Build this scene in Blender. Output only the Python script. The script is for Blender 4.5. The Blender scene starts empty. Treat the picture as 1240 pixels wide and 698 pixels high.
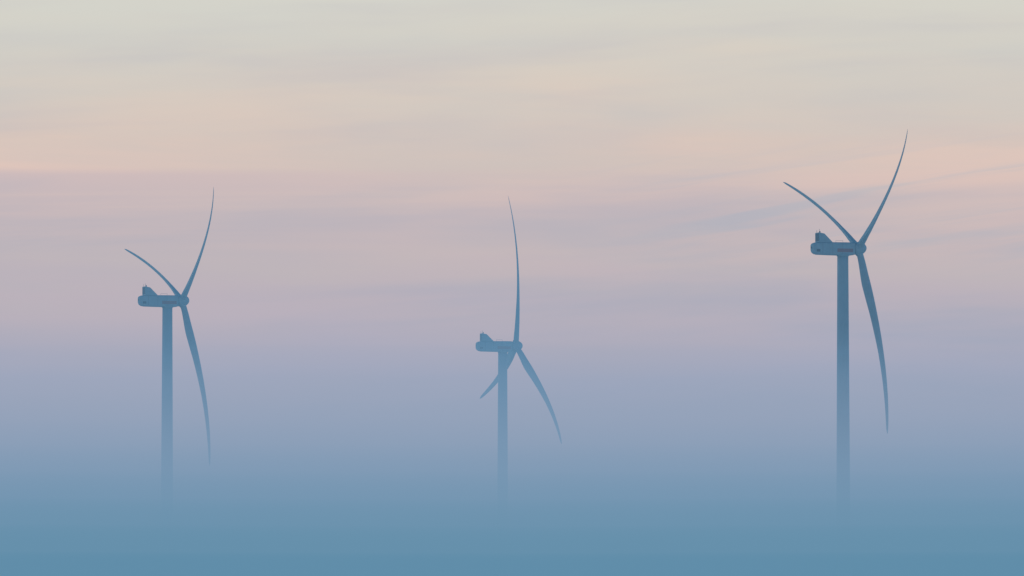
import bpy, math, random, bmesh
from mathutils import Vector, Matrix, noise as mnoise
random.seed(4)
sc = bpy.context.scene
sc.view_settings.view_transform = 'Standard'
sc.view_settings.look = 'None'
sc.view_settings.exposure = 0
sc.view_settings.gamma = 1

def lin(c):
    out = []
    for v in c:
        v = v/255.0
        out.append(v/12.92 if v <= 0.04045 else ((v+0.055)/1.055)**2.4)
    return out
def sstep(a, b, x):
    t = min(1, max(0, (x-a)/(b-a)))
    return t*t*(3-2*t)

F = 10333.0      # 300 mm lens expressed in photo pixels per radian
YH = 908.0       # eye-level row (below the frame)
CAMZ = 2.0

# ------------------------------------------------------------------ camera
cd = bpy.data.cameras.new("camera")
cd.lens = 300; cd.sensor_width = 36
cd.clip_start = 1; cd.clip_end = 90000
cam = bpy.data.objects.new("camera", cd)
cam.location = (0, 0, CAMZ)
cam.rotation_euler = (math.radians(90)+math.atan((YH-349)/F), 0, 0)
sc.collection.objects.link(cam)
sc.camera = cam

# ------------------------------------------------------------------ fog model: stratified layers
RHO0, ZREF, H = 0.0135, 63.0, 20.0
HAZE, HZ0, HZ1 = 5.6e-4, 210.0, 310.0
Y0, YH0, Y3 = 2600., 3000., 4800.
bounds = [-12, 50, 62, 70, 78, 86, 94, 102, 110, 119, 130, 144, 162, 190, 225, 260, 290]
FC = [(55,(96,141,169)),(70,(104,145,172)),(86,(117,150,178)),(104,(128,155,183)),(125,(123,155,185)),(150,(105,150,184)),(200,(97,149,185)),(420,(97,149,185))]  # glow colour of the fog by height, standing in for scattered skylight
def fogglow(z):
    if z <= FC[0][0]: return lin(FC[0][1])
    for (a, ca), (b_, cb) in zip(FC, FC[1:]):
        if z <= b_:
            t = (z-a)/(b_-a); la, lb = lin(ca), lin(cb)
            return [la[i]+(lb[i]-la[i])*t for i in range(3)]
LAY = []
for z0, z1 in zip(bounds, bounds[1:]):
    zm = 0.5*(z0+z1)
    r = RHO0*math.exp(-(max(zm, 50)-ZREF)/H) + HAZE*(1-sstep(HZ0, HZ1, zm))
    LAY.append((z0, z1, r, fogglow(zm), Y0+(YH0-Y0)*sstep(110, 160, zm)))
def through(e):
    T = 1.0; S = [0, 0, 0]; dy = 8.0; y = Y0
    while y < Y3:
        z = CAMZ+e*(y+dy/2)
        for z0, z1, r, L, ys_ in LAY:
            if z0 <= z < z1 and y >= ys_:
                a = 1-math.exp(-r*dy)
                for i in range(3): S[i] += T*a*L[i]
                T *= 1-a; break
        y += dy
    return T, S

# ------------------------------------------------------------------ node helpers
class NB:
    def __init__(s, nt): s.nt = nt
    def n(s, t, **k):
        nd = s.nt.nodes.new(t)
        for a, b in k.items(): setattr(nd, a, b)
        return nd
    def put(s, sock, v):
        if isinstance(v, bpy.types.NodeSocket): s.nt.links.new(v, sock)
        else: sock.default_value = v
    def m(s, op, a, b=None, c=None, clamp=False):
        nd = s.n('ShaderNodeMath', operation=op); nd.use_clamp = clamp
        s.put(nd.inputs[0], a)
        if b is not None: s.put(nd.inputs[1], b)
        if c is not None: s.put(nd.inputs[2], c)
        return nd.outputs[0]
    def mr(s, v, a, b, c, d, smooth=False):
        nd = s.n('ShaderNodeMapRange')
        if smooth: nd.interpolation_type = 'SMOOTHSTEP'
        for i, x in enumerate((v, a, b, c, d)): s.put(nd.inputs[i], x)
        return nd.outputs[0]
    def mix(s, f, a, b, bt='MIX'):
        nd = s.n('ShaderNodeMix', data_type='RGBA', blend_type=bt)
        s.put(nd.inputs[0], f); s.put(nd.inputs[6], a); s.put(nd.inputs[7], b)
        return nd.outputs[2]
    def xyz(s, x, y, z):
        nd = s.n('ShaderNodeCombineXYZ')
        s.put(nd.inputs[0], x); s.put(nd.inputs[1], y); s.put(nd.inputs[2], z)
        return nd.outputs[0]
    def noise(s, vec, scale, detail=3, rough=0.5, dist=0.0):
        nd = s.n('ShaderNodeTexNoise')
        s.put(nd.inputs['Vector'], vec)
        nd.inputs['Scale'].default_value = scale
        nd.inputs['Detail'].default_value = detail
        nd.inputs['Roughness'].default_value = rough
        nd.inputs['Distortion'].default_value = dist
        return nd.outputs[0]

# ------------------------------------------------------------------ world (dusk sky)
w = bpy.data.worlds.new("World"); sc.world = w; w.use_nodes = True
nt = w.node_tree; nt.nodes.clear(); B = NB(nt)
SUN_EL, SUN_AZ = math.radians(3), math.radians(-75)
sky = B.n('ShaderNodeTexSky', sky_type='NISHITA')
sky.sun_disc = False; sky.sun_elevation = SUN_EL; sky.sun_rotation = SUN_AZ
tc = B.n('ShaderNodeTexCoord')
sep = B.n('ShaderNodeSeparateXYZ'); nt.links.new(tc.outputs['Generated'], sep.inputs[0])
X, Y, Z = sep.outputs
az = B.m('ARCTAN2', X, Y)
el = B.m('DIVIDE', Z, B.m('SQRT', B.m('ADD', B.m('MULTIPLY', X, X), B.m('MULTIPLY', Y, Y))))
u1 = B.noise(B.xyz(B.m('MULTIPLY', az, 16), B.m('MULTIPLY', el, 65), 5.3), 1.0, 3, 0.5, 0.0)
u2 = B.noise(B.xyz(B.m('MULTIPLY', az, 18), B.m('MULTIPLY', B.m('ADD', el, B.m('MULTIPLY', az, 0.03)), 300), 7.7), 1.0, 4, 0.6, 0.2)
els = B.m('ADD', el, B.m('MULTIPLY', B.m('SUBTRACT', u1, 0.5), 0.017))
els = B.m('ADD', els, B.m('MULTIPLY', B.m('SUBTRACT', u2, 0.5), 0.006))
E0, E1 = 0.012, 0.092
rp = B.n('ShaderNodeValToRGB')
stops = [(0,(212,211,202)),(60,(209,206,198)),(120,(211,202,193)),(180,(212,196,188)),(225,(216,194,187)),
 (265,(211,188,186)),(310,(206,184,186)),(350,(198,178,187)),(400,(187,174,188)),(450,(173,168,189)),
 (500,(155,163,186)),(550,(138,157,184)),(600,(119,151,178)),(650,(106,145,172)),(698,(98,141,169)),(770,(95,140,168))]
cr = rp.color_ramp
pts = []; last = None
for y, c in stops:
    e = (YH-y)/F
    T, S = through(e); c = lin(c)
    if T > 0.10: last = [min(1.1, max(0.15, (c[i]-S[i])/T)) for i in range(3)]
    pts.append([(e-E0)/(E1-E0), T, c, last, S, y])
pts.sort(key=lambda p: p[0])
cr.elements[0].position = pts[0][0]; cr.elements[0].color = (*pts[0][3], 1)
cr.elements[1].position = pts[-1][0]; cr.elements[1].color = (*pts[-1][3], 1)
for p in pts[1:-1]:
    e_ = cr.elements.new(p[0]); e_.color = (*p[3], 1)
nt.links.new(B.mr(els, E0, E1, 0, 1), rp.inputs[0])
col = rp.outputs[0]
s1 = B.noise(B.xyz(B.m('MULTIPLY', az, 8), B.m('MULTIPLY', el, 420), 1.3), 1.0, 4, 0.6, 0.3)
# pink-lit underside of a stratus sheet, strongest toward the sunset side
pinkband = B.m('MULTIPLY', B.mr(el, 0.052, 0.0660, 0.0, 1, True), B.mr(el, 0.0672, 0.0684, 1, 0, True))
leftw = B.mr(az, 0.02, -0.050, 0.10, 1.0, True)
fp = B.m('MULTIPLY', B.m('MULTIPLY', B.mr(s1, 0.25, 0.58, 0.35, 0.9, True), pinkband), leftw)
col = B.mix(fp, col, (*lin((243, 205, 189)), 1))
# rising wisps
s3 = B.noise(B.xyz(B.m('MULTIPLY', az, 22), B.m('MULTIPLY', B.m('SUBTRACT', el, B.m('MULTIPLY', az, 0.16)), 420), 21.0), 1.0, 5, 0.6, 0.4)
wm = B.m('MULTIPLY', B.mr(az, 0.002, 0.03, 0, 1, True), B.m('MULTIPLY', B.mr(el, 0.054, 0.062, 0, 1, True), B.mr(el, 0.068, 0.075, 1, 0, True)))
col = B.mix(B.m('MULTIPLY', B.mr(s3, 0.45, 0.68, 0, 0.6, True), wm), col, (*lin((230, 208, 196)), 1))
s2 = B.noise(B.xyz(B.m('MULTIPLY', az, 13), B.m('MULTIPLY', B.m('ADD', el, B.m('MULTIPLY', az, -0.04)), 120), 11.0), 1.0, 4, 0.55, 0.3)
fg = B.m('MULTIPLY', B.mr(s2, 0.40, 0.76, 0, 0.40, True), B.mr(el, 0.034, 0.048, 0, 1, True))
col = B.mix(fg, col, (*lin((190, 184, 193)), 1))
hi = B.mr(Z, 0.095, 0.26, 0, 1, True)
nsky = B.mix(1.0, sky.outputs[0], (0.045, 0.145, 0.25, 1), 'MULTIPLY')
col = B.mix(hi, col, nsky)
bg = B.n('ShaderNodeBackground'); nt.links.new(col, bg.inputs[0]); bg.inputs[1].default_value = 1.0
out = B.n('ShaderNodeOutputWorld'); nt.links.new(bg.outputs[0], out.inputs[0])

# ------------------------------------------------------------------ sun, very low and veiled
sl = bpy.data.lights.new("sun", 'SUN'); sl.energy = 0.08; sl.angle = math.radians(10); sl.color = (1, 0.62, 0.5)
so = bpy.data.objects.new("sun", sl); sc.collection.objects.link(so)
d = Vector((math.sin(SUN_AZ)*math.cos(SUN_EL), math.cos(SUN_AZ)*math.cos(SUN_EL), math.sin(SUN_EL)))
so.rotation_euler = d.to_track_quat('Z', 'Y').to_euler()

# ------------------------------------------------------------------ materials
def surf(name, c, rough=0.5, var=0.06, scale=0.4, metallic=0.0, spec=0.3):
    mt = bpy.data.materials.new(name); mt.use_nodes = True
    nt = mt.node_tree; b = NB(nt); bs = nt.nodes['Principled BSDF']
    t = b.n('ShaderNodeTexCoord')
    nn = b.noise(t.outputs['Object'], scale, 5, 0.6)
    f = b.mr(nn, 0.3, 0.7, 1-var, 1+var)
    nd = b.n('ShaderNodeVectorMath', operation='SCALE')
    nd.inputs[0].default_value = c; nt.links.new(f, nd.inputs['Scale'])
    nt.links.new(nd.outputs[0], bs.inputs['Base Color'])
    bs.inputs['Roughness'].default_value = rough; bs.inputs['Metallic'].default_value = metallic
    bs.inputs['Specular IOR Level'].default_value = spec
    return mt
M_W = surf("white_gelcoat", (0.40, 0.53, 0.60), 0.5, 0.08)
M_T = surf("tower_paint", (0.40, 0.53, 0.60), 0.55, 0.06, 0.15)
M_D = surf("dark_grille", (0.18, 0.22, 0.26), 0.6)
M_R = surf("faded_red_marking", (0.42, 0.25, 0.28), 0.6)
M_C = surf("concrete", (0.33, 0.32, 0.30), 0.9)
M_G = surf("grass", (0.06, 0.085, 0.035), 0.95, 0.4, 0.02)

def mesh_obj(name, V, Fc, mat, parent=None, smooth=True, bevel=0):
    me = bpy.data.meshes.new(name); me.from_pydata([tuple(v) for v in V], [], Fc); me.update()
    bm = bmesh.new(); bm.from_mesh(me); bmesh.ops.recalc_face_normals(bm, faces=bm.faces); bm.to_mesh(me); bm.free()
    me.materials.append(mat)
    for p in me.polygons: p.use_smooth = smooth
    o = bpy.data.objects.new(name, me); sc.collection.objects.link(o)
    if parent: o.parent = parent
    if bevel:
        md = o.modifiers.new("bevel", 'BEVEL'); md.width = bevel; md.segments = 2
    return o
def loft(rings, cap=True):
    n = len(rings[0]); V = []; Fc = []
    for r in rings: V += r
    for i in range(len(rings)-1):
        for j in range(n):
            k = (j+1) % n
            Fc.append((i*n+j, i*n+k, (i+1)*n+k, (i+1)*n+j))
    if cap:
        Fc.append(tuple(range(n))); Fc.append(tuple((len(rings)-1)*n+j for j in range(n)))
    return V, Fc
def box(x0, x1, y0, y1, z0, z1):
    V = [(x, y, z) for x in (x0, x1) for y in (y0, y1) for z in (z0, z1)]
    return V, [(0,1,3,2),(4,6,7,5),(0,4,5,1),(2,3,7,6),(0,2,6,4),(1,5,7,3)]
def merge(parts):
    V = []; Fc = []
    for v, f in parts:
        b = len(V); V += list(v); Fc += [tuple(i+b for i in q) for q in f]
    return V, Fc
def rod(p, q, r, n=8):
    p = Vector(p); q = Vector(q); d = (q-p).normalized()
    a = d.orthogonal().normalized(); b = d.cross(a)
    R = [[c + a*r*math.cos(t*2*math.pi/n) + b*r*math.sin(t*2*math.pi/n) for t in range(n)] for c in (p, q)]
    return loft(R)

# ------------------------------------------------------------------ turbine
RB = 75.0; OVH = 6.9
def blade_mesh():
    # local frame: span = +Z, leading edge = +Y (in plane), upwind = +X
    S = [0.0,.02,.04,.07,.10,.14,.18,.22,.27,.33,.40,.48,.56,.64,.72,.80,.86,.91,.95,.975,.99,1.0]
    def interp(tab, s):
        for (a, b), (c, d) in zip(tab, tab[1:]):
            if s <= c:
                t = (s-a)/(c-a); t = t*t*(3-2*t)*0.5+t*0.5
                return b+(d-b)*t
        return tab[-1][1]
    chord = [(0,2.6),(.04,2.7),(.10,3.2),(.18,3.95),(.24,3.95),(.40,3.35),(.60,2.6),(.80,2.0),(.92,1.5),(.97,1.15),(1,.3)]
    thick = [(0,1.0),(.04,.97),(.10,.7),(.18,.46),(.27,.37),(.45,.31),(.7,.27),(1,.2)]
    twist = [(0,46),(.1,43),(.2,37),(.35,31),(.6,26),(1,22)]
    n = 28; rings = []
    for s in S:
        c = interp(chord, s); t = interp(thick, s); tw = math.radians(interp(twist, s))
        rb = sstep(.02, .17, s)
        ax = 0.118*RB*(s - s**2.6)
        z = 1.2+(RB-1.2)*s
        ring = []
        for j in range(n):
            a = 2*math.pi*j/n
            cx, cy = 0.5*math.cos(a), 0.5*math.sin(a)*t
            xx = 0.5*(1+math.cos(a)); up = 1 if math.sin(a) >= 0 else -1
            x0 = 1-xx
            yt = 5*t*(0.2969*math.sqrt(max(x0,0))-0.126*x0-0.3516*x0**2+0.2843*x0**3-0.1015*x0**4)
            camb = 0.06*x0*(1-x0)*2
            ay = up*yt + camb
            axc = (1-x0)-0.68
            px = (cx*(1-rb)+axc*rb)*c; py = (cy*(1-rb)+ay*rb)*c
            Yc = px*math.cos(tw) - py*math.sin(tw)
            Xc = px*math.sin(tw) + py*math.cos(tw)
            ring.append((Xc+ax, Yc, z))
        rings.append(ring)
    return loft(rings)
BV, BF = blade_mesh()

def turbine(hubpx, hubpy, D, yaw_deg, phase, gz):
    hx = (hubpx-620)/F*D
    hz = CAMZ + (YH-hubpy)/F*D
    alpha = math.atan2(hx, D)
    rz = math.radians(yaw_deg) - alpha
    bx = hx - OVH*math.cos(rz); by = D - OVH*math.sin(rz)
    root = bpy.data.objects.new("wind_turbine", None); sc.collection.objects.link(root)
    root.empty_display_size = 10
    root.location = (bx, by, gz); root.rotation_euler = (0, 0, rz)
    h = hz-gz
    n = 48
    def circ(r, z, cx=0, m=n): return [(cx+r*math.cos(2*math.pi*j/m), r*math.sin(2*math.pi*j/m), z) for j in range(m)]
    mesh_obj("foundation", *loft([circ(9, -0.8), circ(9, 0.15), circ(4.2, 0.5), circ(4.0, 0.5)]), M_C, root, False)
    top = h-2.75
    rings = []
    fl = [0.2, 0.42, 0.62, 0.81]
    RT0, RT1 = 2.95, 2.2
    for i in range(41):
        t = i/40; r = RT0+(RT1-RT0)*t
        rings.append(circ(r, 0.5+(top-0.5)*t))
    mesh_obj("tower", *loft(rings), M_T, root)
    parts = []
    for t in fl:
        r = RT0+(RT1-RT0)*t; z = 0.5+(top-.5)*t
        parts.append(loft([circ(r+.01, z-.09), circ(r+.04, z-.06), circ(r+.04, z+.06), circ(r+.01, z+.09)]))
    parts.append(loft([circ(2.45, top-.5), circ(2.45, top+.3)]))
    mesh_obj("tower_flange", *merge(parts), M_T, root)
    mesh_obj("tower_door", *box(-3.06, -2.8, -.5, .5, 1.6, 3.9), M_D, root, False, .03)
    st = [box(-3.2-.3*i, -2.91-.3*i, -.6, .6, 0.5, 1.55-.2*i) for i in range(5)]
    mesh_obj("entrance_steps", *merge(st), M_C, root, False)
    prof = [(-13.6,.55,.55,-.55),(-13.45,1.25,1.15,-1.35),(-13.0,1.72,1.62,-2.1),(-12.2,1.98,1.95,-2.62),(-11,2.06,2.08,-2.86),
            (-6,2.1,2.2,-2.95),(0,2.1,2.28,-2.98),(3.2,2.1,2.3,-2.9),(4.2,2.05,2.26,-2.75),(4.65,1.9,2.1,-2.5),(4.7,1.4,1.6,-1.9)]
    rings = []
    m = 40; ex = 0.33
    for x, hw, zt, zb in prof:
        zc = (zt+zb)/2; hh = (zt-zb)/2; ring = []
        for j in range(m):
            a = 2*math.pi*j/m; ca, sa = math.cos(a), math.sin(a)
            ring.append((x, hw*math.copysign(abs(ca)**ex, ca), h+zc+hh*math.copysign(abs(sa)**ex, sa)))
        rings.append(ring)
    mesh_obj("nacelle", *loft(rings), M_W, root)
    parts = []
    for x in (-9.5, -5.2, -0.9):
        for s in (-1, 1):
            parts.append(box(x-.03, x+.03, s*2.085-.02, s*2.085+.02, h-2.2, h+1.7))
    for s in (-1, 1):
        parts.append(box(-12.1, -10.6, s*2.05-.03, s*2.05+.03, h-1.7, h-.7))
    parts.append(box(-13.66, -13.5, -.5, .5, h-.5, h+.4))
    mesh_obj("nacelle_vent", *merge(parts), M_D, root, False)
    parts = [box(-3.2, 3.6, s*2.12-.03, s*2.12+.03, h-1.7, h-.3) for s in (-1, 1)]
    mesh_obj("nacelle_stripe", *merge(parts), M_R, root, False)
    zt = h+2.05
    parts = [box(-11.0, -10.5, -2.2, 2.2, zt+.1, zt+3.9)]
    for yy in (-1.95, 1.95):
        V = [(-10.5, yy-.07, zt), (-10.5, yy+.07, zt), (-5.2, yy-.07, zt+.1), (-5.2, yy+.07, zt+.1),
             (-8.8, yy-.07, zt+3.5), (-8.8, yy+.07, zt+3.5), (-10.5, yy-.07, zt+3.8), (-10.5, yy+.07, zt+3.8)]
        Fq = [(0,2,4,6),(1,7,5,3),(0,1,3,2),(2,3,5,4),(4,5,7,6),(6,7,1,0)]
        parts.append((V, Fq))
    mesh_obj("cooler_frame", *merge(parts), M_W, root, False)
    parts = [box(-11.06, -10.44, -1.95+i*.98+.06, -1.95+(i+1)*.98-.06, zt+.5, zt+3.6) for i in range(4)]
    mesh_obj("cooler_radiator", *merge(parts), M_D, root, False)
    parts = [rod((-10.7, -1.3, zt+3.8), (-10.7, -1.3, zt+5.2), .06), rod((-10.7, 1.3, zt+3.8), (-10.7, 1.3, zt+5.0), .06),
             rod((-10.7, -1.55, zt+5.0), (-10.7, -1.05, zt+5.0), .05),
             loft([circ(.22, zt+4.0, -9.9, 16), circ(.22, zt+4.45, -9.9, 16), circ(.1, zt+4.6, -9.9, 16)]),
             rod((-9.9,0,zt+3.0),(-9.9,0,zt+4.0),.08),
             rod((-3.5, -1.2, zt+.1), (-3.5, -1.2, zt+.95), .04), rod((-0.5, -1.2, zt+.1), (-.5, -1.2, zt+.95), .04),
             rod((-3.5, -1.2, zt+.9), (-.5, -1.2, zt+.9), .04)]
    mesh_obj("wind_sensor_mast", *merge(parts), M_D, root)
    rot = bpy.data.objects.new("rotor", None); sc.collection.objects.link(rot); rot.parent = root
    tilt = math.radians(-7.0)
    rot.matrix_local = Matrix.Translation((OVH, 0, h)) @ Matrix.Rotation(tilt, 4, 'Y')
    sp = [(-2.15,1.9),(-2.0,2.25),(-1.2,2.55),(0,2.62),(1.0,2.5),(1.9,2.1),(2.6,1.55),(3.05,.95),(3.25,.35),(3.27,.05)]
    rings = [[(x, r*math.cos(2*math.pi*j/36), r*math.sin(2*math.pi*j/36)) for j in range(36)] for x, r in sp]
    mesh_obj("spinner", *loft(rings), M_W, rot)
    for k in range(3):
        a = math.radians(phase + 120*k)
        b = mesh_obj("blade_%d" % (k+1), BV, BF, M_W, rot)
        b.matrix_local = Matrix.Rotation(a, 4, 'X')
        rg = [[(r*math.cos(t*2*math.pi/32), r*math.sin(t*2*math.pi/32), z) for t in range(32)] for r, z in ((1.45,1.9),(1.45,2.75),(1.33,2.85))]
        c = mesh_obj("blade_collar_%d" % (k+1), *loft(rg), M_W, rot)
        c.matrix_local = Matrix.Rotation(a, 4, 'X')
    return root

GZ = 55.0
DR, DL, DM = 75/228.0*F, 75/205.*F, 75/185.5*F
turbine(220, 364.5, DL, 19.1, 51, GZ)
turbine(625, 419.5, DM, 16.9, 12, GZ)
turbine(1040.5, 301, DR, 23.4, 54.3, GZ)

# ------------------------------------------------------------------ ground: one sheet with a broad low ridge
def hgt(x, y):
    r = sstep(1500, 3150, y)*(1-sstep(5600, 9500, y))
    r *= 1-sstep(2500, 7000, abs(x))
    return GZ*r + (1-r)*(math.sin(x*0.0021)+math.sin(y*0.0017+x*.0006))*1.2*sstep(200, 900, math.hypot(x, y))
xs = sorted(set([-40000,-25000,-15000,-10000]+[i*250 for i in range(-32, 33)]+[10000,15000,25000,40000]))
ys = sorted(set([-20000,-10000,-5000,-2000]+[-1000+i*200 for i in range(56)]+[12000,15000,20000,30000,50000]))
V = [(x, y, hgt(x, y)) for y in ys for x in xs]
nx = len(xs)
Fc = [(j*nx+i, j*nx+i+1, (j+1)*nx+i+1, (j+1)*nx+i) for j in range(len(ys)-1) for i in range(nx-1)]
mesh_obj("ground", V, Fc, M_G)

# ------------------------------------------------------------------ fog bank over the ridge: self-glowing volumes, layer on layer,
# every interface gently rolling like the top of a mist layer
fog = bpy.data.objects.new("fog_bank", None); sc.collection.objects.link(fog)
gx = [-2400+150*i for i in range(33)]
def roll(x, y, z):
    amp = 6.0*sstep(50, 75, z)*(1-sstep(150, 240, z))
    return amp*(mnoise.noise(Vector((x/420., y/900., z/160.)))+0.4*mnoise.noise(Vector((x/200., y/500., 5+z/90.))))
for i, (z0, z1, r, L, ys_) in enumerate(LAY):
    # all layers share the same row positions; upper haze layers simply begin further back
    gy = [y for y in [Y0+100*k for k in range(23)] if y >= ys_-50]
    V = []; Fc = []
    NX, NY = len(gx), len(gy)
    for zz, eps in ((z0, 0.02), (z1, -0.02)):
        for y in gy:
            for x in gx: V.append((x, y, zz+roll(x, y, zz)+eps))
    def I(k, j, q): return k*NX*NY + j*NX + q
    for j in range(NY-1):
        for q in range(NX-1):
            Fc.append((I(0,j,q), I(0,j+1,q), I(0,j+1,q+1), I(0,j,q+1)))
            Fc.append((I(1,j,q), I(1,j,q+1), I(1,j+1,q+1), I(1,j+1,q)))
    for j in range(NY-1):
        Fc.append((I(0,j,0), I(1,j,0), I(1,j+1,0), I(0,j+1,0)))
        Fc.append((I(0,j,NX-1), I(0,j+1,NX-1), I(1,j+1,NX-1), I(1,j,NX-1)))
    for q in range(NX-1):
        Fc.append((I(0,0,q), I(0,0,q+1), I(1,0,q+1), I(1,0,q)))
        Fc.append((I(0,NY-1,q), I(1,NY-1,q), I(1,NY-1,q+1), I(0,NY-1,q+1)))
    mt = bpy.data.materials.new("glowing_fog_layer_%02d" % i); mt.use_nodes = True
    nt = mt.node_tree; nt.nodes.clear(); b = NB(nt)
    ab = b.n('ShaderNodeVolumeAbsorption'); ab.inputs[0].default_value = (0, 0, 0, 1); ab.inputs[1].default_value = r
    em = b.n('ShaderNodeEmission'); em.inputs[0].default_value = (*L, 1); em.inputs[1].default_value = r  # emission replaces in-scattered skylight; the fog glows by itself
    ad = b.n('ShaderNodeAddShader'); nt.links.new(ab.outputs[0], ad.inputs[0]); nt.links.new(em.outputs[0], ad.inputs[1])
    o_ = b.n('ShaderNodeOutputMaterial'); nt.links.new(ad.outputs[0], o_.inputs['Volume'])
    mesh_obj("glowing_fog_layer_%02d" % i, V, Fc, mt, fog, False)
